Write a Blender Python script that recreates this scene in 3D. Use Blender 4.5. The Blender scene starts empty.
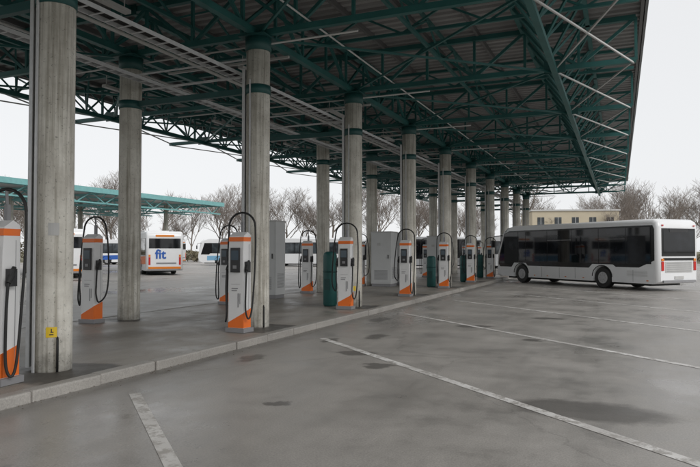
import bpy, bmesh, math, random
from mathutils import Vector, Matrix
random.seed(7)
scene=bpy.context.scene
COL=scene.collection

# ---------------- materials ----------------
def nt(name):
    m=bpy.data.materials.new(name); m.use_nodes=True
    n=m.node_tree.nodes; l=m.node_tree.links
    return m,n,l,n['Principled BSDF']
def coords(n,l,scale=(1,1,1),obj=False):
    if obj:
        t=n.new('ShaderNodeTexCoord'); out=t.outputs['Object']
    else:
        t=n.new('ShaderNodeNewGeometry'); out=t.outputs['Position']
    mp=n.new('ShaderNodeMapping'); mp.inputs['Scale'].default_value=scale
    l.new(out,mp.inputs['Vector']); return mp.outputs['Vector']
def noise(n,l,vec,scale,detail=5,rough=.6,out='Fac'):
    t=n.new('ShaderNodeTexNoise'); t.inputs['Scale'].default_value=scale
    t.inputs['Detail'].default_value=detail; t.inputs['Roughness'].default_value=rough
    l.new(vec,t.inputs['Vector']); return t.outputs[out]
def ramp(n,l,fac,stops):
    r=n.new('ShaderNodeValToRGB'); e=r.color_ramp.elements
    while len(e)<len(stops): e.new(.5)
    for i,(p,c) in enumerate(stops):
        e[i].position=p; e[i].color=(c,c,c,1) if isinstance(c,(int,float)) else (*c,1)
    l.new(fac,r.inputs['Fac']); return r.outputs['Color']
def mix(n,l,fac,a,b,mode='MIX'):
    x=n.new('ShaderNodeMix'); x.data_type='RGBA'; x.blend_type=mode
    for s,v in ((x.inputs['Factor'],fac),(x.inputs['A'],a),(x.inputs['B'],b)):
        if isinstance(v,(int,float)): s.default_value=v
        elif isinstance(v,tuple): s.default_value=(*v,1)
        else: l.new(v,s)
    return x.outputs['Result']
def math_(n,l,op,a,b=None):
    x=n.new('ShaderNodeMath'); x.operation=op
    for s,v in zip(x.inputs,(a,b)):
        if v is None: continue
        if isinstance(v,(int,float)): s.default_value=v
        else: l.new(v,s)
    return x.outputs[0]
def bump(n,l,b,h,strength=.3,dist=.01):
    x=n.new('ShaderNodeBump'); x.inputs['Strength'].default_value=strength; x.inputs['Distance'].default_value=dist
    l.new(h,x.inputs['Height']); l.new(x.outputs['Normal'],b.inputs['Normal'])
def simple(name,col,rough=.5,metal=0,var=.12,scale=3,spec=.5):
    m,n,l,b=nt(name)
    v=coords(n,l); f=noise(n,l,v,scale,2)
    c=mix(n,l,f,tuple(x*(1-var) for x in col),tuple(min(1,x*(1+var)) for x in col))
    l.new(c,b.inputs['Base Color']); b.inputs['Roughness'].default_value=rough
    b.inputs['Metallic'].default_value=metal; b.inputs['Specular IOR Level'].default_value=spec
    return m
STAINS=[(-3.9,9.3,.36,.28),(-3.2,8.4,.24,.2),(-4.3,11.2,.25,.45),(-2.9,13.6,.45,.3),(-4.9,10.4,.14,.3),(-1.6,15.8,.45,.25),(-5.2,8.2,.2,.4),(-1.5,11.9,.2,.15),(-.3,6.9,.9,.5),(-3.4,5.9,.18,.12),(-5.3,14.,.25,.6)]
def asphalt(name,c1,c2,mode):
    m,n,l,b=nt(name)
    v=coords(n,l)
    big=noise(n,l,v,.16,4,.6); med=noise(n,l,v,.7,7,.74); fine=noise(n,l,v,60,2,.7)
    st=noise(n,l,coords(n,l,(.6,.10,1)),1.8,4,.65)
    c=mix(n,l,ramp(n,l,big,[(.3,0.),(.7,1.)]),c1,c2)
    c=mix(n,l,.9,c,ramp(n,l,med,[(.32,.60),(.46,.86),(.62,1.)]),'MULTIPLY')
    c=mix(n,l,.6,c,ramp(n,l,st,[(.38,.76),(.56,1.)]),'MULTIPLY')
    c=mix(n,l,.75,c,ramp(n,l,fine,[(.3,.60),(.7,1.)]),'MULTIPLY')
    rr=ramp(n,l,med,[(.35,.30),(.6,.58)])
    g=n.new('ShaderNodeNewGeometry')
    warp=n.new('ShaderNodeVectorMath'); warp.operation='MULTIPLY_ADD'; warp.inputs[1].default_value=(.55,.55,0)
    nc=noise(n,l,v,2.2,5,.65,'Color')
    l.new(nc,warp.inputs[0]); l.new(g.outputs['Position'],warp.inputs[2])
    s=n.new('ShaderNodeSeparateXYZ'); l.new(warp.outputs[0],s.inputs[0])
    mask=None
    if mode=='yard':
        for (x,y,rx,ry) in STAINS:
            dx=math_(n,l,'DIVIDE',math_(n,l,'SUBTRACT',s.outputs[0],x+.275),rx); dy=math_(n,l,'DIVIDE',math_(n,l,'SUBTRACT',s.outputs[1],y+.275),ry)
            d=math_(n,l,'ADD',math_(n,l,'MULTIPLY',dx,dx),math_(n,l,'MULTIPLY',dy,dy))
            mask=d if mask is None else math_(n,l,'MINIMUM',mask,d)
        mk=ramp(n,l,mask,[(.45,.68),(1.05,0.)])
        w=noise(n,l,coords(n,l,(1,.7,1)),.24,6,.62); wm=ramp(n,l,w,[(.50,0.),(.62,1.)]); pd=ramp(n,l,w,[(.625,0.),(.64,1.)])
        c=mix(n,l,wm,c,mix(n,l,1.,c,(.82,.81,.80),'MULTIPLY'))
        rr=mix(n,l,wm,rr,(.20,.20,.20)); rr=mix(n,l,pd,rr,(.05,.05,.05))
        c=mix(n,l,pd,c,mix(n,l,1.,c,(.7,.7,.7),'MULTIPLY'))
        vo=n.new('ShaderNodeTexVoronoi'); vo.feature='DISTANCE_TO_EDGE'; vo.inputs['Scale'].default_value=.16
        l.new(warp.outputs[0],vo.inputs['Vector'])
        ck=ramp(n,l,vo.outputs['Distance'],[(0,.6),(.0035,1.)]); c=mix(n,l,.45,c,ck,'MULTIPLY')
        # grime band along the kerb foot
        gx=math_(n,l,'ABSOLUTE',math_(n,l,'SUBTRACT',s.outputs[0],-5.6)); c=mix(n,l,.8,c,ramp(n,l,gx,[(.12,.62),(.55,1.)]),'MULTIPLY')
    elif mode=='plat':
        yy=math_(n,l,'SUBTRACT',math_(n,l,'MODULO',math_(n,l,'ADD',s.outputs[1],100-5.7-.275+2.485-.62),4.97),2.485)
        md=None
        for x,r in ((-6.42,1.0),(-10.1,.55)):
            dx=math_(n,l,'DIVIDE',math_(n,l,'SUBTRACT',s.outputs[0],x+.275),r); dy=math_(n,l,'DIVIDE',yy,r*.8)
            d=math_(n,l,'ADD',math_(n,l,'MULTIPLY',dx,dx),math_(n,l,'MULTIPLY',dy,dy)); md=d if md is None else math_(n,l,'MINIMUM',md,d)
        md=math_(n,l,'ADD',md,math_(n,l,'MULTIPLY',math_(n,l,'SUBTRACT',noise(n,l,v,.17,2,.5),.5),2.))
        mk=ramp(n,l,md,[(.6,.85),(.85,0.)])
        w=noise(n,l,coords(n,l,(1,.5,1)),.5,5,.6); wm=ramp(n,l,w,[(.50,0.),(.60,1.)])
        c=mix(n,l,wm,c,mix(n,l,1.,c,(.72,.70,.67),'MULTIPLY'))
    else: mk=None
    if mk is not None:
        c=mix(n,l,mk,c,(.06,.056,.050))
    l.new(c,b.inputs['Base Color']); l.new(rr,b.inputs['Roughness']); bump(n,l,b,fine,.3,.004)
    return m
M={}
M['asphalt']=asphalt('asphalt',(.40,.378,.35),(.535,.51,.48),'yard')
M['plat']=asphalt('platform_paving',(.36,.33,.29),(.49,.455,.41),'plat')
M['kerb']=asphalt('kerb_stone',(.40,.38,.35),(.52,.495,.46),'kerb')
def worn_paint():
    m,n,l,b=nt('worn_road_paint'); v=coords(n,l)
    f=noise(n,l,v,6,7,.78); f2=noise(n,l,v,.7,3,.5)
    c=mix(n,l,ramp(n,l,f,[(.42,0.),(.52,1.)]),(.38,.36,.335),(.80,.79,.77))
    c=mix(n,l,ramp(n,l,f2,[(.38,.6),(.62,0.)]),c,(.40,.38,.355))
    l.new(c,b.inputs['Base Color']); b.inputs['Roughness'].default_value=.55; return m
M['paint']=worn_paint()
def concrete():
    m,n,l,b=nt('column_concrete'); v=coords(n,l)
    st=noise(n,l,coords(n,l,(7,7,.22)),1.6,5,.65); md=noise(n,l,v,1.7,6,.7); fi=noise(n,l,v,26,2,.7)
    c=mix(n,l,ramp(n,l,md,[(.3,0.),(.7,1.)]),(.50,.475,.42),(.82,.80,.73))
    c=mix(n,l,.85,c,ramp(n,l,st,[(.36,(.52,.50,.46)),(.52,(1,1,1))]),'MULTIPLY')
    pit=ramp(n,l,fi,[(.30,.4),(.38,1.)]); c=mix(n,l,.7,c,pit,'MULTIPLY')
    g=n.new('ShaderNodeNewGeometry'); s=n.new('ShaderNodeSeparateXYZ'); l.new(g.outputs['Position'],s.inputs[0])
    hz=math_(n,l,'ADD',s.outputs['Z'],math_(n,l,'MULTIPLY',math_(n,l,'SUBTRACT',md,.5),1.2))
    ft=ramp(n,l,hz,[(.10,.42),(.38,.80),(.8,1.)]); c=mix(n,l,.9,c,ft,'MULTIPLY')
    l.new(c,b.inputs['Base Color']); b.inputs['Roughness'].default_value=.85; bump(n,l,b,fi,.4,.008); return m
M['conc']=concrete()
M['teal']=simple('teal_steel_paint',(.022,.112,.106),.5,var=.4,scale=2)
M['tealdk']=simple('dark_teal_steel',(.014,.075,.072),.5,var=.3,scale=3)
M['teallt']=simple('light_teal_paint',(.20,.45,.45),.5,var=.2)
def deckmat():
    m,n,l,b=nt('roof_sheet_underside'); v=coords(n,l,(.12,1.1,1))
    f=noise(n,l,v,1.2,4,.6); f2=noise(n,l,coords(n,l),.5,3)
    c=mix(n,l,f,(.22,.217,.215),(.38,.375,.37)); c=mix(n,l,.5,c,ramp(n,l,f2,[(.35,.6),(.6,1.)]),'MULTIPLY')
    l.new(c,b.inputs['Base Color']); b.inputs['Roughness'].default_value=.6; return m
M['deck']=deckmat()
M['purlin']=simple('purlin_steel',(.13,.13,.13),.6)
M['fascia']=simple('fascia_metal',(.16,.17,.17),.5)
M['galv']=simple('galvanised_steel',(.60,.61,.62),.45,.3,.15,9)
M['pipe']=simple('light_grey_conduit',(.50,.50,.49),.5)
M['white']=simple('white_powder_coat',(.80,.80,.80),.4,var=.05)
M['cab']=simple('light_grey_powder_coat',(.60,.61,.61),.45,var=.06)
M['buswhite']=simple('white_bus_paint',(.80,.81,.82),.22,var=.04,scale=1)
M['orange']=simple('orange_paint',(.88,.18,.02),.4,var=.06)
M['black']=simple('black_rubber',(.018,.018,.018),.6,var=.2)
M['blackpl']=simple('black_plastic',(.03,.03,.032),.4,var=.2)
M['screen']=simple('display_glass',(.08,.11,.14),.1)
def glass(name,col=(.008,.009,.011)):
    m,n,l,b=nt(name); v=coords(n,l); f=noise(n,l,v,1.1,2)
    c=mix(n,l,ramp(n,l,f,[(.48,0.),(.65,1.)]),col,tuple(x*2.6 for x in col)); l.new(c,b.inputs['Base Color'])
    b.inputs['Roughness'].default_value=.04; b.inputs['Specular IOR Level'].default_value=.45; return m
M['glass']=glass('tinted_bus_glass')
M['glass2']=glass('coach_glass',(.03,.036,.04))
M['frame']=simple('black_window_frame',(.008,.008,.009),.2)
M['grey']=simple('grey_plastic',(.26,.26,.27),.5)
M['red']=simple('red_lamp_lens',(.55,.02,.015),.2)
M['amber']=simple('amber_lens',(.75,.22,.02),.2)
M['blue']=simple('blue_livery',(.03,.12,.45),.3)
M['lblue']=simple('light_blue_livery',(.20,.42,.62),.3)
M['yellow']=simple('yellow_sticker',(.80,.55,.03),.4)
M['hub']=simple('wheel_hub',(.45,.45,.46),.4,.4)
M['hazebeige']=simple('hazed_beige_render',(.50,.44,.33),.8,var=.15,scale=.6)  # wall colour muted and paled, with distance haze mixed in
M['greywall']=simple('grey_panel_wall',(.50,.50,.49),.7)
M['hazebark']=simple('hazed_branch_bark',(.25,.215,.19),.9,var=.3)  # branch colour lightened, distance haze is painted into it
M['hedge']=simple('hedge_foliage',(.16,.14,.09),.9,var=.5,scale=2)
M['grass']=simple('winter_grass',(.16,.15,.09),.95,var=.4,scale=.4)
M['grit']=simple('grit_and_dead_leaves',(.14,.11,.08),.95,var=.6,scale=20)

# ---------------- mesh builder ----------------
class MB:
    def __init__(s): s.v=[];s.f=[];s.m=[];s.mats=[];s.sm=[]
    def mi(s,k):
        if k not in s.mats: s.mats.append(k)
        return s.mats.index(k)
    def quadbox(s,P,k):
        b=len(s.v); s.v+= [tuple(p) for p in P]; i=s.mi(k)
        for f in ((0,3,2,1),(4,5,6,7),(0,1,5,4),(1,2,6,5),(2,3,7,6),(3,0,4,7)):
            s.f.append([b+x for x in f]); s.m.append(i); s.sm.append(False)
    def box(s,c,d,k,rz=0):
        cx,cy,cz=c; x,y,z=d[0]/2,d[1]/2,d[2]/2; co,si=math.cos(rz),math.sin(rz)
        P=[]
        for dz in (-z,z):
            for dx,dy in ((-x,-y),(x,-y),(x,y),(-x,y)):
                P.append((cx+dx*co-dy*si,cy+dx*si+dy*co,cz+dz))
        s.quadbox(P,k)
    def beam(s,a,b,w,h,k):
        a=Vector(a);b=Vector(b);d=(b-a).normalized()
        up=Vector((0,0,1)) if abs(d.z)<.98 else Vector((0,1,0))
        r=d.cross(up).normalized(); u=r.cross(d).normalized()
        r*=w/2;u*=h/2
        s.quadbox([a-r-u,a+r-u,a+r+u,a-r+u,b-r-u,b+r-u,b+r+u,b-r+u],k)
    def tube(s,path,r,k,n=8,smooth=True,cap=True):
        path=[Vector(p) for p in path]; b0=len(s.v); i=s.mi(k)
        ref=None; N=len(path)
        for j,p in enumerate(path):
            d=(path[min(j+1,N-1)]-path[max(j-1,0)]).normalized()
            if ref is None:
                ref=d.cross(Vector((.3,.9,.2))).normalized()
            ref=(ref-d*ref.dot(d)).normalized(); w=d.cross(ref)
            rr=r[j] if isinstance(r,(list,tuple)) else r
            for q in range(n):
                a=2*math.pi*q/n; s.v.append(tuple(p+(ref*math.cos(a)+w*math.sin(a))*rr))
        for j in range(N-1):
            for q in range(n):
                q2=(q+1)%n
                s.f.append([b0+j*n+q,b0+j*n+q2,b0+(j+1)*n+q2,b0+(j+1)*n+q]); s.m.append(i); s.sm.append(smooth)
        if cap and n>2:
            s.f.append([b0+q for q in reversed(range(n))]); s.m.append(i); s.sm.append(False)
            s.f.append([b0+(N-1)*n+q for q in range(n)]); s.m.append(i); s.sm.append(False)
    def poly(s,pts,k):
        b=len(s.v); s.v+=[tuple(p) for p in pts]; s.f.append(list(range(b,b+len(pts)))); s.m.append(s.mi(k)); s.sm.append(False)
    def prism(s,pts,off,k):
        off=Vector(off); b=len(s.v); N=len(pts)
        s.v+=[tuple(Vector(p)) for p in pts]+[tuple(Vector(p)+off) for p in pts]; i=s.mi(k)
        F=[list(range(b,b+N))[::-1],list(range(b+N,b+2*N))]
        for q in range(N):
            q2=(q+1)%N; F.append([b+q,b+q2,b+N+q2,b+N+q])
        for f in F: s.f.append(f); s.m.append(i); s.sm.append(False)
    def mesh(s,name,fix=True):
        me=bpy.data.meshes.new(name); me.from_pydata(s.v,[],s.f)
        for k in s.mats: me.materials.append(M[k])
        me.polygons.foreach_set('material_index',s.m); me.polygons.foreach_set('use_smooth',s.sm)
        if fix:
            bm=bmesh.new(); bm.from_mesh(me); bmesh.ops.recalc_face_normals(bm,faces=bm.faces); bm.to_mesh(me); bm.free()
        me.update(); return me
    def obj(s,name,parent=None,bevel=0,fix=True):
        return mkobj(name,s.mesh(name,fix),parent,bevel)
def mkobj(name,me,parent=None,bevel=0):
    o=bpy.data.objects.new(name,me); COL.objects.link(o)
    if parent: o.parent=parent
    if bevel:
        md=o.modifiers.new('bevel','BEVEL'); md.width=bevel; md.segments=2; md.limit_method='ANGLE'
    return o
def empty(name,loc=(0,0,0),rz=0):
    e=bpy.data.objects.new(name,None); e.location=loc; e.rotation_euler=(0,0,rz); e.empty_display_size=.3; COL.objects.link(e); return e
def spline(P,sub=6):
    P=[Vector(p) for p in P]; out=[]
    Q=[2*P[0]-P[1]]+P+[2*P[-1]-P[-2]]
    for i in range(1,len(Q)-2):
        for t in range(sub):
            t/=sub; a,b,c,d=Q[i-1],Q[i],Q[i+1],Q[i+2]
            out.append(.5*((2*b)+(c-a)*t+(2*a-5*b+4*c-d)*t*t+(3*b-a-3*c+d)*t**3))
    out.append(P[-1]); return out

# ---------------- ground ----------------
def sheet(name,x0,x1,y0,y1,z,k):
    b=MB(); b.poly([(x0,y0,z),(x1,y0,z),(x1,y1,z),(x0,y1,z)],k); return b.obj(name,fix=False)
sheet('ground',-900,900,-900,900,-.012,'grass')
sheet('asphalt_yard',-75,45,-25,88,0,'asphalt')
PX0,PX1=-10.97,-5.88
Y0,Y1=-6,53.5
PH=.12
b=MB()
b.box(((PX0+PX1)/2,(Y0+Y1)/2,PH/2-.02),(PX1-PX0-.36,Y1-Y0,PH+.03),'plat')
plat=b.obj('platform_pavement')
b=MB(); random.seed(3)
y=Y0
while y<Y1:
    for x in (PX0+.09,PX1-.09):
        b.box((x+random.uniform(-.010,.010),y+.49,PH/2-.015+random.uniform(-.007,.006)),(.18,.978,PH+.045),'kerb',random.uniform(-.006,.006))
    y+=.99
b.obj('platform_kerb',bevel=.022)
# grit and leaf litter gathered at the kerb foot and on the platform
b=MB(); rnd=random.Random(21)
for i in range(1500):
    if rnd.random()<.7: x=PX1+.012+abs(rnd.gauss(0,.09)); z=.004
    else: x=rnd.uniform(PX0+.3,PX1-.3); z=PH+.002
    y=rnd.uniform(1,30)**1.0; r=rnd.uniform(.004,.016); a=rnd.uniform(0,6.28)
    P=[Vector((x+r*math.cos(a+t),y+r*rnd.uniform(.6,1.2)*math.sin(a+t),z+rnd.uniform(0,.008))) for t in (0,2.1,4.2)]
    b.poly(P,'grit')
b.obj('grit_and_leaf_litter',fix=False)
D=Vector((-.748,.664,0)); Nn=Vector((.664,.748,0))
b=MB()
for k in range(-1,9):
    a=Vector((-5.15,5.65+4.93*k,.004)); e=a-D*11.0; w=Nn*.065
    b.poly([a-w,a+w,e+w,e-w],'paint')
b.obj('parking_bay_markings',fix=False)
CY=[5.9+4.97*k for k in range(-2,10)]

# ---------------- canopy ----------------
canopy=empty('bus_station_canopy')
XL,XR=-17.45,.62
RX=[-6.75,-10.1]
b=MB()
for y in CY:
    for x in RX:
        n=24
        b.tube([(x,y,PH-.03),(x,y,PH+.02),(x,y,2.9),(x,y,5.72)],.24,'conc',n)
        b.tube([(x,y,4.82),(x,y,5.0)],.255,'tealdk',n)
        b.tube([(x,y,5.70),(x,y,5.98)],.265,'tealdk',n)
        b.box((x,y,5.99),(.6,.6,.03),'tealdk')
b.obj('concrete_columns',canopy)
b=MB()
BZ,TZ=6.08,7.08
def truss(b,p0,p1,zb,zt,n,cw=.12,ww=.065,k='teal',verts=True,phase=0,kw=None):
    p0=Vector(p0);p1=Vector(p1); kw=kw or k
    A=lambda t,z:(p0.x+(p1.x-p0.x)*t,p0.y+(p1.y-p0.y)*t,z)
    b.beam(A(0,zb),A(1,zb),cw,cw,k); b.beam(A(0,zt),A(1,zt),cw,cw,k)
    for i in range(n):
        t0,t1=i/n,(i+1)/n
        if (i+phase)%2: b.beam(A(t0,zb),A(t1,zt),ww,ww,kw)
        else: b.beam(A(t0,zt),A(t1,zb),ww,ww,kw)
        if verts: b.beam(A(t1,zb),A(t1,zt),ww*.9,ww*.9,kw)
for y in CY:
    truss(b,(XL+.25,y,0),(XR-.22,y,0),BZ,TZ,14,.12,.07)
for y in [c+2.485 for c in CY[:-1]]:
    truss(b,(XL+.25,y,0),(XR-.22,y,0),TZ-.5,TZ+.003,18,.07,.045,verts=False)
ya,yb=CY[0]-2,CY[-1]+2.4
L=yb-ya
nl=int(L/1.2425)
for x in RX: 
    truss(b,(x,ya,0),(x,yb,0),BZ-.004,TZ-.004,nl,.13,.065)
for xc,sg in ((-1.4,1),(-15.45,1)):
    b.beam((xc,ya,BZ-.07),(xc,yb,BZ-.07),.13,.13,'teal')
    for dx in (-.75,.75):
        b.beam((xc+dx,ya,TZ-.01),(xc+dx,yb,TZ-.01),.10,.10,'teal')
        n=int(L/1.2425)
        for i in range(n):
            y0=ya+L*i/n; ym=ya+L*(i+.5)/n; y1=ya+L*(i+1)/n
            b.beam((xc+dx,y0,TZ),(xc,ym,BZ-.05),.05,.05,'teal'); b.beam((xc,ym,BZ-.05),(xc+dx,y1,TZ),.05,.05,'teal')
for x in (-4.1,-8.43,-12.8):
    truss(b,(x,ya,0),(x,yb,0),TZ-.62,TZ-.008,nl,.075,.04,verts=False)
# gusset plates where transverse trusses meet the columns
for y in CY:
    for x in RX+[-1.4,-15.45]: b.box((x,y-.075,BZ+.02),(.5,.015,.30),'tealdk'); b.box((x,y-.075,TZ-.02),(.4,.015,.24),'tealdk')
b.obj('steel_trusses',canopy)
b=MB()
x=XL+.2
while x<XR:
    b.beam((x,ya-1.5,7.19),(x,yb+.3,7.19),.07,.13,'purlin'); x+=1.27
b.obj('purlins',canopy)
b=MB()
for i in range(len(CY)-1):
    y0,y1=CY[i],CY[i+1]
    for xa,xb in ((-1.4,.35),(-17.1,-15.45)):
        b.beam((xa,y0,6.02),(xb,y1,6.02),.035,.035,'pipe'); b.beam((xb,y0,6.07),(xa,y1,6.07),.035,.035,'pipe')
    for xa,xb in ((-6.75,-1.4),(-15.45,-10.1)):
        b.beam((xa,y0,6.0),(xb,y1,6.0),.045,.045,'teal'); b.beam((xb,y0,6.06),(xa,y1,6.06),.045,.045,'teal')
b.obj('wind_braces',canopy)
b=MB()
y=ya-1.8; z0,z1=7.26,7.33; p=.30
while y<yb+.6:
    for (a0,za),(a1,zb) in zip(((0,z0),(.13,z0),(.16,z1),(.27,z1)),((.13,z0),(.16,z1),(.27,z1),(.30,z0))):
        b.poly([(XL,y+a0,za),(XR,y+a0,za),(XR,y+a1,zb),(XL,y+a1,zb)],'deck')
    y+=p
b.box(((XL+XR)/2,(ya+yb)/2-.6,7.40),(XR-XL,L+2.4,.05),'fascia')
b.obj('corrugated_roof_deck',canopy,fix=False)
b=MB()
for x in (XL,XR): b.box((x,(ya+yb)/2-.6,7.28),(.06,L+2.5,.30),'fascia')
for y in (ya-1.82,yb+.65): b.box(((XL+XR)/2,y,7.28),(XR-XL+.1,.06,.3),'fascia')
b.obj('fascia',canopy)
b=MB()
for x,z,w in ((-7.35,5.32,.30),(-9.4,5.32,.20)):
    b.beam((x-w/2,ya,z),(x-w/2,yb,z),.015,.07,'galv'); b.beam((x+w/2,ya,z),(x+w/2,yb,z),.015,.07,'galv')
    y=ya
    while y<yb: b.beam((x-w/2,y,z-.03),(x+w/2,y,z-.03),.03,.012,'galv'); y+=.3
for x,z,r in ((-7.9,5.6,.03),(-8.0,5.6,.018),(-5.6,6.2,.02),(-11.3,6.2,.03),(-8.9,5.9,.04)):
    b.tube([(x,ya,z),(x,yb,z)],r,'pipe',8)
for x,z in ((-7.42,5.35),(-7.35,5.35),(-7.27,5.36),(-9.42,5.35)): b.tube([(x,ya,z),(x,yb,z)],.022,'black',6)
for y in CY:
    b.beam((-10.1,y,4.93),(-6.75,y,4.93),.09,.12,'tealdk')
    b.beam((-10.05,y+.12,5.28),(-6.8,y+.12,5.28),.04,.04,'galv')
    b.beam((-10.05,y-.12,5.55),(-6.8,y-.12,5.55),.03,.03,'galv')
    b.tube([(-12.9,y+.15,5.9),(-10.1,y+.15,5.9),(-4.6,y+.15,5.9)],.02,'pipe',6)
for i in range(len(CY)-1):
    y=(CY[i]+CY[i+1])/2
    for x in (-8.43,-12.8):
        b.box((x,y,6.12),(.14,1.2,.07),'pipe')
        b.beam((x,y-.5,6.15),(x,y-.5,6.5),.015,.015,'pipe'); b.beam((x,y+.5,6.15),(x,y+.5,6.5),.015,.015,'pipe')
    b.beam((-10.1,y-1.2,5.98),(-6.75,y-1.2,5.98),.05,.05,'pipe')
b.obj('cable_trays_and_lamps',canopy)
b=MB()
for y in CY:
    x=-6.75-.262; yy=y-.11
    b.box((x,yy,2.75),(.02,.13,5.2),'galv')
    b.box((x+.03,yy-.065,2.75),(.06,.012,5.2),'galv'); b.box((x+.03,yy+.065,2.75),(.06,.012,5.2),'galv')
    z=.3
    while z<5.2: b.box((x-.012,yy,z),(.005,.05,.02),'grey'); z+=.1
    b.box((-6.75-.03,y-.26,2.6),(.03,.02,5.0),'galv')
    b.tube([(-6.52,y-.12,.12),(-6.52,y-.12,.52),(-6.55,y-.10,.56)],.014,'black',6)
b.obj('cable_channels',canopy)
def colpatch(b,y,ang,z,w,h,k,r=.243):
    P=[]; n=5
    for i in range(n):
        a=ang+(i/(n-1)-.5)*w/r
        P.append((-6.75+r*math.cos(a),y+r*math.sin(a)))
    for i in range(n-1):
        b.poly([(*P[i],z-h/2),(*P[i+1],z-h/2),(*P[i+1],z+h/2),(*P[i],z+h/2)],k)
vb=MB()
av=math.atan2(-5.9,6.75)
A0=av-.05
colpatch(vb,5.9,A0,.62,.13,.13,'yellow')
for (da,dz,w_,h_) in ((0,.025,.012,.04),(.03,.0,.035,.012),(0,-.03,.05,.012)): colpatch(vb,5.9,A0+da,.62+dz,w_,h_,'blackpl',.245)
colpatch(vb,5.9,av,1.92,.13,.16,'pipe',.2425)
for k in (2,3,4): colpatch(vb,5.9+4.97*k,math.atan2(-(5.9+4.97*k),6.75),.62,.13,.13,'yellow')
vb.obj('column_stickers',canopy,fix=False)

# ---------------- chargers ----------------
def charger_mesh(var):
    b=MB(); rnd=random.Random(var)
    b.box((0,0,.04),(.42,.32,.08),'grey')
    W=.165
    prof=[(-.125,.08),(.125,.08),(.125,1.82),(.02,1.88),(-.10,1.80),(-.125,1.5)]
    b.prism([(-W,y,z) for y,z in prof],(2*W,0,0),'white')
    b.prism([(-W-.004,-.129,.085),(W+.004,-.129,.085),(W+.004,-.129,.36),(-W-.004,-.129,.18)],(0,.03,0),'orange')
    b.prism([(W+.004,-.127,.085),(W+.004,.127,.085),(W+.004,.127,.44),(W+.004,-.127,.36)],(-.01,0,0),'orange')
    b.prism([(-W-.004,-.127,.085),(-W-.004,.127,.085),(-W-.004,.127,.12),(-W-.004,-.127,.18)],(.01,0,0),'orange')
    b.prism([(-W-.003,-.120,1.70),(W+.003,-.120,1.70),(W+.003,-.112,1.78),(-W-.003,-.112,1.78)],(0,.235,0),'orange')
    b.prism([(-.10,-.128,1.12),(.10,-.128,1.12),(.10,-.128,1.58),(-.10,-.128,1.58)],(0,-.03,0),'blackpl')
    b.box((0,-.161,1.44),(.16,.006,.18),'screen')
    b.box((0,-.161,1.22),(.08,.008,.06),'grey')
    b.box((.0,-.128,.90),(.20,.006,.004),'grey'); b.box((-.02,-.128,.82),(.14,.006,.018),'grey'); b.box((-.03,-.128,.78),(.12,.006,.018),'grey')
    b.box((.06,-.128,.60),(.02,.006,.26),'grey'); b.box((.10,-.128,.63),(.012,.006,.20),'grey')
    for s in (-1,1):
        b.box((s*(W+.035),-.03,1.22),(.07,.10,.20),'blackpl')
        b.tube([(s*(W+.06),-.10,1.16),(s*(W+.05),-.05,1.24),(s*(W+.045),.0,1.34)],[.030,.038,.024],'black',8)
        b.box((s*(W+.002),.06,.95),(.006,.004,1.4),'grey')
    b.box((0,.09,1.95),(.05,.05,.24),'grey')
    A=[]
    for i in range(15):
        a=math.pi*i/14; A.append((-.30*math.cos(a),.07,1.98+.27*math.sin(a)))
    b.tube(A,.020,'black',8)
    b.tube([(0,.09,2.0),(0,.075,2.24)],.018,'grey',6)
    for s in (-1,1):
        lo=.40+rnd.uniform(-.28,.18); o=rnd.uniform(-.04,.09)
        P=[(s*.30,.07,2.00),(s*(.325+o*.5),.06,1.6),(s*(.33+o),.03,1.0),(s*(.31+o),-.02,lo+.12),(s*.26,-.08,lo-.04),(s*.215,-.11,lo+.12),(s*(W+.06),-.12,.8),(s*(W+.06),-.10,1.16)]
        b.tube(spline(P,6),.017,'black',8)
    return b.mesh('charger')
CM=[charger_mesh(i) for i in range(6)]
ci=0
for y in CY[1:]:
    for x in (-6.6,-10.3):
        e=empty('ev_charger',(x,y-.87,PH),math.radians(random.Random(ci).uniform(-5,6)))
        mkobj('charger_pedestal',CM[ci%6],e,.008); ci+=1
def cabinet(x,y,w,d,h,rz=0):
    e=empty('power_cabinet',(x,y,PH),rz); b=MB()
    b.box((0,0,.06),(w-.04,d-.04,.12),'grey'); b.box((0,0,.12+(h-.12)/2),(w,d,h-.12),'cab'); b.box((0,0,h+.02),(w+.04,d+.04,.04),'pipe')
    b.box((0,-d/2-.006,.12+(h-.12)/2),(w-.08,.012,h-.24),'cab')
    for i in range(12): b.box((0,-d/2-.016,.3+i*.035),(w-.3,.012,.012),'grey')
    b.box((w/2-.12,-d/2-.025,h*.55),(.03,.03,.16),'blackpl'); b.box((-.1,-d/2-.015,h*.78),(.16,.006,.12),'pipe')
    for i in range(12): b.box((w/2+.006,0,.35+i*.04),(.012,d-.2,.014),'grey')
    b.obj('cabinet_body',e,.01)
cabinet(-9.3,25.2,.9,.8,2.3); cabinet(-10.38,17.5,.75,.6,2.45); cabinet(-9.3,33.6,.9,.8,2.3); cabinet(-9.0,26.9,.9,.8,2.3)
def tealbin(x,y,h=1.55):
    e=empty('teal_service_cabinet',(x,y,PH)); b=MB()
    b.tube([(0,0,0),(0,0,.05),(0,0,h-.12),(0,0,h-.04),(0,0,h)],[.16,.19,.19,.17,.10],'teal',16)
    b.tube([(0,0,h*.62),(0,0,h*.62+.04)],.2,'tealdk',16); b.box((0,-.19,h*.4),(.16,.02,.3),'tealdk')
    b.obj('cabinet_shell',e)
for x,y in ((-7.35,15.6),(-7.3,25.5),(-7.3,35.5),(-7.0,30.2)): tealbin(x,y,1.5 if y<20 else 1.3)

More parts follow.
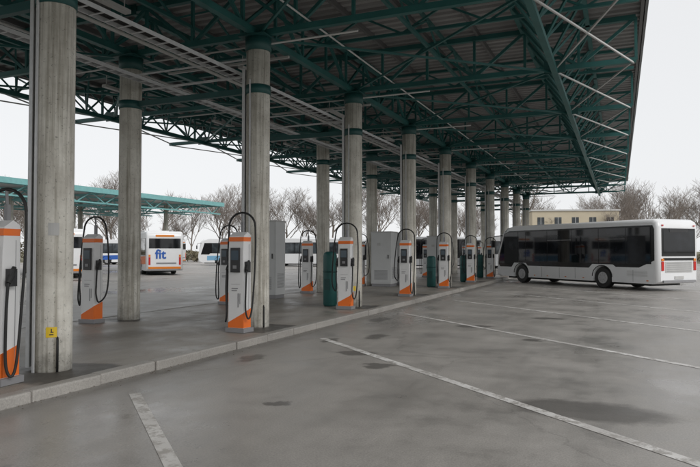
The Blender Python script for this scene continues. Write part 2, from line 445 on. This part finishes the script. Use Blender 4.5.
# ---------------- buses ----------------
def bus(name,loc,rz,Lb=10.0,W=2.4,H=2.93,xr=2.83,xf=8.1,style='city',stripe=None,text=None):
    e=empty(name,loc,rz)
    R=.46; wc=.43; zb=.30
    prof=[(0,.42),(0.0,H-.35),(.05,H-.12),(.25,H)]
    if style=='city': prof+=[(Lb-1.5,H),(Lb-.8,H-.10),(Lb-.42,H-.42),(Lb-.10,1.35),(Lb,.9),(Lb-.03,.35),(Lb-.15,zb)]
    else: prof+=[(Lb-1.2,H),(Lb-.5,H-.08),(Lb-.25,H-.35),(Lb-.03,1.25),(Lb,.9),(Lb-.03,.35),(Lb-.15,zb)]
    def arch(xc):
        P=[(xc+R+.08,zb)]
        for i in range(11):
            a=math.pi*i/10; P.append((xc+(R+.08)*math.cos(a),wc+.08+(R+.02)*math.sin(a)))
        P.append((xc-R-.08,zb)); return P
    prof+=arch(xf)+arch(xr)+[(.25,zb)]
    bm=bmesh.new()
    A=[bm.verts.new((x,-W/2,z)) for x,z in prof]; B=[bm.verts.new((x,W/2,z)) for x,z in prof]
    bm.faces.new(A); bm.faces.new(B[::-1]); N=len(prof)
    for i in range(N): bm.faces.new((A[i],B[i],B[(i+1)%N],A[(i+1)%N]))
    es=[]
    for V in (A,B):
        for i in range(0,10):
            ed=bm.edges.get((V[i],V[i+1])); 
            if ed: es.append(ed)
    bmesh.ops.bevel(bm,geom=es,offset=.16,segments=4,affect='EDGES',profile=.5,clamp_overlap=True)
    bmesh.ops.recalc_face_normals(bm,faces=bm.faces)
    for f in bm.faces:
        f.smooth = f.calc_area()<1.2
        if style=='city':
            c=f.calc_center_median()
            if f.calc_area()<.6 and c.x>Lb-.75 and 1.0<c.z<2.6: f.material_index=1
    me=bpy.data.meshes.new('body'); bm.to_mesh(me); bm.free(); me.materials.append(M['buswhite']); me.materials.append(M['frame'])
    mkobj('body',me,e)
    b=MB()
    for xc in (xf,xr): b.box((xc,0,.62),(1.2,W-.55,.62),'black')
    b.box((Lb*.5,0,.28),(Lb-1.2,W-.7,.16),'black')
    for s in (-1,1):
        Y=s*W/2
        for xc in (xf,xr):
            c=Vector((xc,Y-s*.04,R))
            b.tube([c-Vector((0,s*.28,0)),c-Vector((0,s*.02,0)),c],[R,R,R-.04],'black',28)
            b.tube([c+Vector((0,-s*.01,0)),c+Vector((0,s*.008,0))],[.27,.25],'hub',20)
            b.tube([c,c+Vector((0,s*.03,0))],[.10,.08],'hub',12)
            for q in range(8):
                aa=q*math.pi/4; cc=c+Vector((.16*math.cos(aa),0,.16*math.sin(aa))); b.tube([cc,cc+Vector((0,s*.022,0))],.018,'grey',6)
            T=[(xc+(R+.09)*math.cos(math.pi*i/14),Y+s*.004,wc+.08+(R+.03)*math.sin(math.pi*i/14)) for i in range(15)]
            b.tube(T,.018,'frame',6)
        if style=='city':
            zt,zl=2.60,.90
            fr=[(.16,1.25),(.16,zt-.10),(.24,zt+.07),(Lb-1.1,zt+.07),(Lb-.68,zt-.06),(Lb-.26,1.4),(Lb-.19,.95),(Lb-.32,.80),(Lb-1.25,.80),(Lb-1.45,1.02),(Lb-2.35,1.02),(Lb-2.5,zl-.02),(xr+.75,zl-.02),(xr+.55,1.05),(xr-.6,1.05),(xr-.75,zl+.05),(.9,zl+.05)]
            b.prism([(x,Y-s*.002,z) for x,z in fr],(0,s*.010,0),'frame')
            xs=[.30,1.55,3.0,4.6,6.2,7.75,Lb-1.8]
            for i in range(len(xs)-1):
                zz=1.10
                b.prism([(xs[i]+.015,Y,zz),(xs[i+1]-.015,Y,zz),(xs[i+1]-.015,Y,zt),(xs[i]+.015,Y,zt)],(0,s*.016,0),'glass')
                if i%2==1: b.box(((xs[i]+xs[i+1])/2,Y+s*.018,zt-.46),(xs[i+1]-xs[i]-.04,.006,.02),'grey')
            b.prism([(Lb-1.77,Y,1.10),(Lb-1.77,Y,zt),(Lb-1.12,Y,zt),(Lb-.74,Y,zt-.08),(Lb-.33,Y,1.40),(Lb-.28,Y,1.0),(Lb-1.0,Y,.95)],(0,s*.016,0),'glass')
            for x in (1.2,4.4,5.4,6.6): b.box((x,Y+s*.004,.60),(.010,.008,.48),'grey')
            for x in (.5,3.9,5.0,6.2,7.1): b.box((x,Y+s*.008,.42),(.09,.012,.035),'amber')
            for i in range(5): b.box((1.0,Y+s*.006,.60+i*.05),(1.0,.010,.012),'pipe')
        else:
            zt,zl=2.45,1.35
            b.prism([(.35,Y-s*.002,zl-.02),(.35,Y-s*.002,zt+.03),(Lb-.7,Y-s*.002,zt+.03),(Lb-.3,Y-s*.002,1.2),(Lb-1.2,Y-s*.002,1.2),(Lb-1.35,Y-s*.002,zl-.02)],(0,s*.01,0),'frame')
            n=6
            for i in range(n):
                x0=.4+(Lb-1.9)*i/n; x1=.4+(Lb-1.9)*(i+1)/n
                b.prism([(x0+.03,Y,zl+.02),(x1-.03,Y,zl+.02),(x1-.03,Y,zt),(x0+.03,Y,zt)],(0,s*.016,0),'glass2')
            if stripe:
                b.prism([(.3,Y-s*.002,.75),(Lb-1.0,Y-s*.002,.55),(Lb-1.0,Y-s*.002,1.05),(.3,Y-s*.002,1.28)],(0,s*.009,0),stripe)
    if style=='city':
        x0,x1,za,zb2=Lb-.42,Lb-.10,H-.42,1.35
    else: x0,x1,za,zb2=Lb-.25,Lb-.03,H-.35,1.25
    fx=lambda z: x0+(x1-x0)*(za-z)/(za-zb2)
    b.prism([(fx(za-.02),-W/2+.17,za-.02),(fx(za-.02),W/2-.17,za-.02),(fx(zb2+.02),W/2-.17,zb2+.02),(fx(zb2+.02),-W/2+.17,zb2+.02)],(.014,0,0),'glass')
    b.prism([(fx(zb2)+.03,-W/2+.18,zb2-.30),(fx(zb2)+.03,W/2-.18,zb2-.30),(fx(zb2),W/2-.18,zb2-.01),(fx(zb2),-W/2+.18,zb2-.01)],(.05,0,0),'frame')
    for s in (-1,1):
        b.box((Lb-.01,s*(W/2-.38),.66),(.06,.34,.14),'galv')
        b.tube([(Lb-.5,s*(W/2-.05),2.45),(Lb+.05,s*(W/2+.10),2.42),(Lb+.12,s*(W/2+.14),2.2)],.022,'black',6)
        b.box((Lb+.12,s*(W/2+.14),2.0),(.10,.18,.38),'blackpl')
    if style=='city':
        b.box((-.006,0,1.98),(.02,W-.42,1.12),'frame'); b.box((-.012,0,2.0),(.02,W-.60,.92),'glass')
        b.box((-.006,0,1.30),(.02,W-.60,.10),'frame'); b.box((-.022,0,2.46),(.02,1.1,.14),'blackpl')
        b.box((-.006,0,.98),(.012,W-.8,.44),'pipe')
        for i in range(5): b.box((-.014,0,.82+i*.08),(.01,W-.95,.02),'grey')
        for s in (-1,1):
            b.box((-.010,s*(W/2-.25),1.02),(.03,.14,.36),'red'); b.box((-.012,s*(W/2-.25),1.27),(.03,.14,.10),'amber'); b.box((-.010,s*(W/2-.27),2.66),(.03,.09,.05),'red')
        b.box((-.010,0,.55),(.03,.52,.12),'pipe'); b.box((-.03,0,.40),(.06,W-.5,.10),'grey')
    else:
        b.box((-.006,0,2.12),(.02,W-.36,.66),'glass'); b.box((-.004,0,.50),(.03,W-.3,.14),'amber' if stripe else 'grey')
        b.box((-.004,0,.36),(.05,W-.3,.08),'grey')
        for s in (-1,1):
            b.box((-.010,s*(W/2-.22),.95),(.03,.12,.5),'red'); b.box((-.012,s*(W/2-.22),1.3),(.03,.12,.14),'amber')
        b.box((-.006,-.1,.80),(.015,W-1.1,.10),'grey'); b.box((-.008,0,2.62),(.015,1.2,.12),'amber')
        b.box((Lb*.45,0,H+.06),(2.2,W-.7,.18),'buswhite')
    b.obj('glazing_wheels_trim',e)
    if text:
        for (loc_,rot) in (((-.02,.62,1.12),(math.pi/2,0,-math.pi/2)),((1.2,-W/2-.02,.75),(math.pi/2,0,0)),((Lb*.35,W/2+.02,.75),(math.pi/2,0,math.pi))):
            cu=bpy.data.curves.new('logo','FONT'); cu.body=text; cu.size=.85; cu.extrude=.004; cu.offset=.02
            o=bpy.data.objects.new('logo',cu); COL.objects.link(o); o.parent=e; o.location=loc_; o.rotation_euler=rot; cu.materials.append(M['blue'])
    return e
RB=math.radians(138.4)
bus('city_bus',(2.19,28.5,0),RB,Lb=10.1)
bus('coach_bus',(-27.8,33.2,0),RB,Lb=11,xf=8.6,style='coach',stripe='orange',text='fit')
bus('coach_bus',(-29.9,26.8,0),RB,Lb=11,xf=8.6,style='coach',stripe='lblue',text='fit')
bus('coach_bus',(-31.2,20.2,0),RB,Lb=11,xf=8.6,style='coach',stripe='lblue')
R2=math.radians(23.4+180)
for (x,y,st,sp,dr) in ((-33.5,62.5,'coach','lblue',0),(-21.8,66.0,'coach',None,0),(-13.2,57.8,'city',None,0),(-7.2,66.5,'city',None,.5),(-47.5,60,'coach','blue',0),(-24.5,58.5,'coach',None,-.35),(-3,62,'coach',None,.2)):
    bus('parked_bus',(x,y,0),R2+dr,Lb=11 if st=='coach' else 10,xf=8.6 if st=='coach' else 8.1,style=st,stripe=sp)

# ---------------- distant canopy ----------------
c2=empty('distant_platform_canopy'); b=MB()
xa,xb,y0,y1=-44.,-32.4,2.,46.5
b.box(((xa+xb)/2,(y0+y1)/2,5.75),(xb-xa,y1-y0,.10),'greywall')
b.box((xb,(y0+y1)/2,5.72),(.12,y1-y0,.34),'teallt'); b.box((xa,(y0+y1)/2,5.72),(.12,y1-y0,.34),'teallt'); b.box(((xa+xb)/2,y1,5.72),(xb-xa,.12,.34),'teallt')
for x in (xb-.4,xb-3.5,xa+3.5,xa+.4): truss(b,(x,y0,0),(x,y1,0),4.9,5.6,36,.10,.06,'teallt',verts=False)
y=y0+1
while y<=y1:
    truss(b,(xa+.3,y,0),(xb-.3,y,0),4.9,5.6,10,.10,.06,'teallt',verts=False)
    for x in (xb-3.5,xa+3.5): b.tube([(x,y,0),(x,y,5.6)],.19,'conc',12)
    y+=5
b.obj('canopy_frame',c2)

# ---------------- buildings ----------------
def building(name,loc,rz,w,d,h,k,floors,nx,roofk='greywall'):
    e=empty(name,loc,rz); b=MB()
    b.box((0,0,h/2),(w,d,h),k); b.box((0,0,h+.10),(w+.3,d+.3,.20),roofk)
    fh=h/floors
    for f in range(floors):
        for i in range(nx):
            x=-w/2+w*(i+.5)/nx
            b.box((x,-d/2-.01,fh*(f+.55)),(w/nx*.4,.04,fh*.42),'glass2'); b.box((x,-d/2-.04,fh*(f+.55)-fh*.235),(w/nx*.46,.10,.06),'greywall')
            b.box((x,-d/2-.035,fh*(f+.55)),(.06,.03,fh*.42),'greywall')
    b.obj('building_shell',e)
building('beige_depot_building',(-6.5,90,0),math.radians(18),11,8,6.8,'hazebeige',2,5)
# ---------------- trees ----------------
def tree_mesh(seed,h):
    rnd=random.Random(seed); b=MB()
    def br(p,d,l,r,dep):
        n=3 if dep<3 else 2; pts=[p]; rs=[r]; q=p; dd=d
        for i in range(n):
            dd=(dd+Vector((rnd.uniform(-1,1),rnd.uniform(-1,1),rnd.uniform(-.3,.6)))*.15).normalized(); q=q+dd*l/n; pts.append(q); rs.append(r*(1-.45*(i+1)/n))
        b.tube(pts,rs,'hazebark',7 if dep==0 else (4 if dep<2 else 3),cap=False)
        if dep>=5: return
        k=rnd.randint(4,6) if dep<3 else 3
        for j in range(k):
            t=rnd.uniform(.35,1) if dep else rnd.uniform(.4,1)
            idx=min(int(t*n),n-1); base=pts[idx].lerp(pts[idx+1],t*n-idx)
            ax=Vector((rnd.uniform(-1,1),rnd.uniform(-1,1),rnd.uniform(-.2,.5))).normalized()
            nd=(dd*rnd.uniform(.5,1)+ax*rnd.uniform(.55,.95)+Vector((0,0,.15))).normalized()
            br(base,nd,l*rnd.uniform(.55,.75),max(.012,r*.5),dep+1)
    br(Vector((0,0,-.1)),Vector((0,0,1)),h*.42,h*.014,0)
    return b.mesh('bare_tree',fix=False)
TM=[tree_mesh(s,11) for s in (11,12,13,14,15)]
te=empty('distant_bare_trees'); rnd=random.Random(5)
Fv=Vector((-.397,.918,0)); Rv=Vector((.918,.397,0))
for i in range(64):
    s=-75+i*2.7+rnd.uniform(-1.8,1.8); zz=98+rnd.uniform(-5,14)
    o=mkobj('bare_tree',TM[i%5],te); P=Fv*zz+Rv*s; o.location=P; o.rotation_euler=(0,0,rnd.uniform(0,6.28)); sc=rnd.uniform(.8,1.45)*(1.12 if s>40 else 1); o.scale=(sc*rnd.uniform(.8,1),sc*rnd.uniform(.8,1),sc)
for (s,zz,sc) in ((27,84,.8),(33,82,.9),(38,85,.85),(43,84,1.0)):
    o=mkobj('bare_tree',TM[int(s)%5],te); o.location=Fv*zz+Rv*s; o.scale=(sc,sc,sc); o.rotation_euler=(0,0,s)
hb=MB(); rnd=random.Random(9)
for i in range(16000):
    s=rnd.uniform(-80,90); hh=1.9+.7*math.sin(s*.35)+.4*math.sin(s*1.3+1); z=hh*rnd.random()**.7
    P=Fv*(92+rnd.uniform(-1.3,1.3))+Rv*s+Vector((0,0,z)); a=Vector((rnd.uniform(-1,1),rnd.uniform(-1,1),rnd.uniform(-1,1)))*.3; c=Vector((rnd.uniform(-1,1),rnd.uniform(-1,1),rnd.uniform(-1,1)))*.3
    hb.poly([P-a,P+c,P+a],'hedge')
hb.obj('hedge',fix=False)

# ---------------- light, world, camera ----------------
w=bpy.data.worlds.new('World'); scene.world=w; w.use_nodes=True
n=w.node_tree.nodes; l=w.node_tree.links; bg=n['Background']
EL,AZ=math.radians(38),math.radians(115)
sky=n.new('ShaderNodeTexSky'); sky.sky_type='NISHITA'; sky.sun_disc=False; sky.sun_elevation=EL; sky.sun_rotation=AZ
hs=n.new('ShaderNodeHueSaturation'); hs.inputs['Saturation'].default_value=.2; l.new(sky.outputs[0],hs.inputs['Color'])
mx=n.new('ShaderNodeMix'); mx.data_type='RGBA'; mx.inputs['Factor'].default_value=.8; l.new(hs.outputs[0],mx.inputs['A']); mx.inputs['B'].default_value=(8.8,8.9,9.05,1)
l.new(mx.outputs['Result'],bg.inputs['Color']); bg.inputs['Strength'].default_value=.108
sd=bpy.data.lights.new('sun','SUN'); sd.energy=1.4; sd.angle=math.radians(30); sd.color=(1,.97,.93)
so=bpy.data.objects.new('sun',sd); COL.objects.link(so)
dirv=Vector((math.sin(AZ)*math.cos(EL),math.cos(AZ)*math.cos(EL),math.sin(EL)))
so.rotation_euler=dirv.to_track_quat('Z','Y').to_euler()
cd=bpy.data.cameras.new('camera'); cd.lens=32.04; cd.sensor_width=36; cd.clip_end=3000
co=bpy.data.objects.new('camera',cd); COL.objects.link(co); co.location=(0,0,1.65)
co.rotation_euler=(math.radians(91.56),0,math.radians(23.4)); scene.camera=co
scene.view_settings.view_transform='Standard'; scene.view_settings.look='None'; scene.view_settings.exposure=0
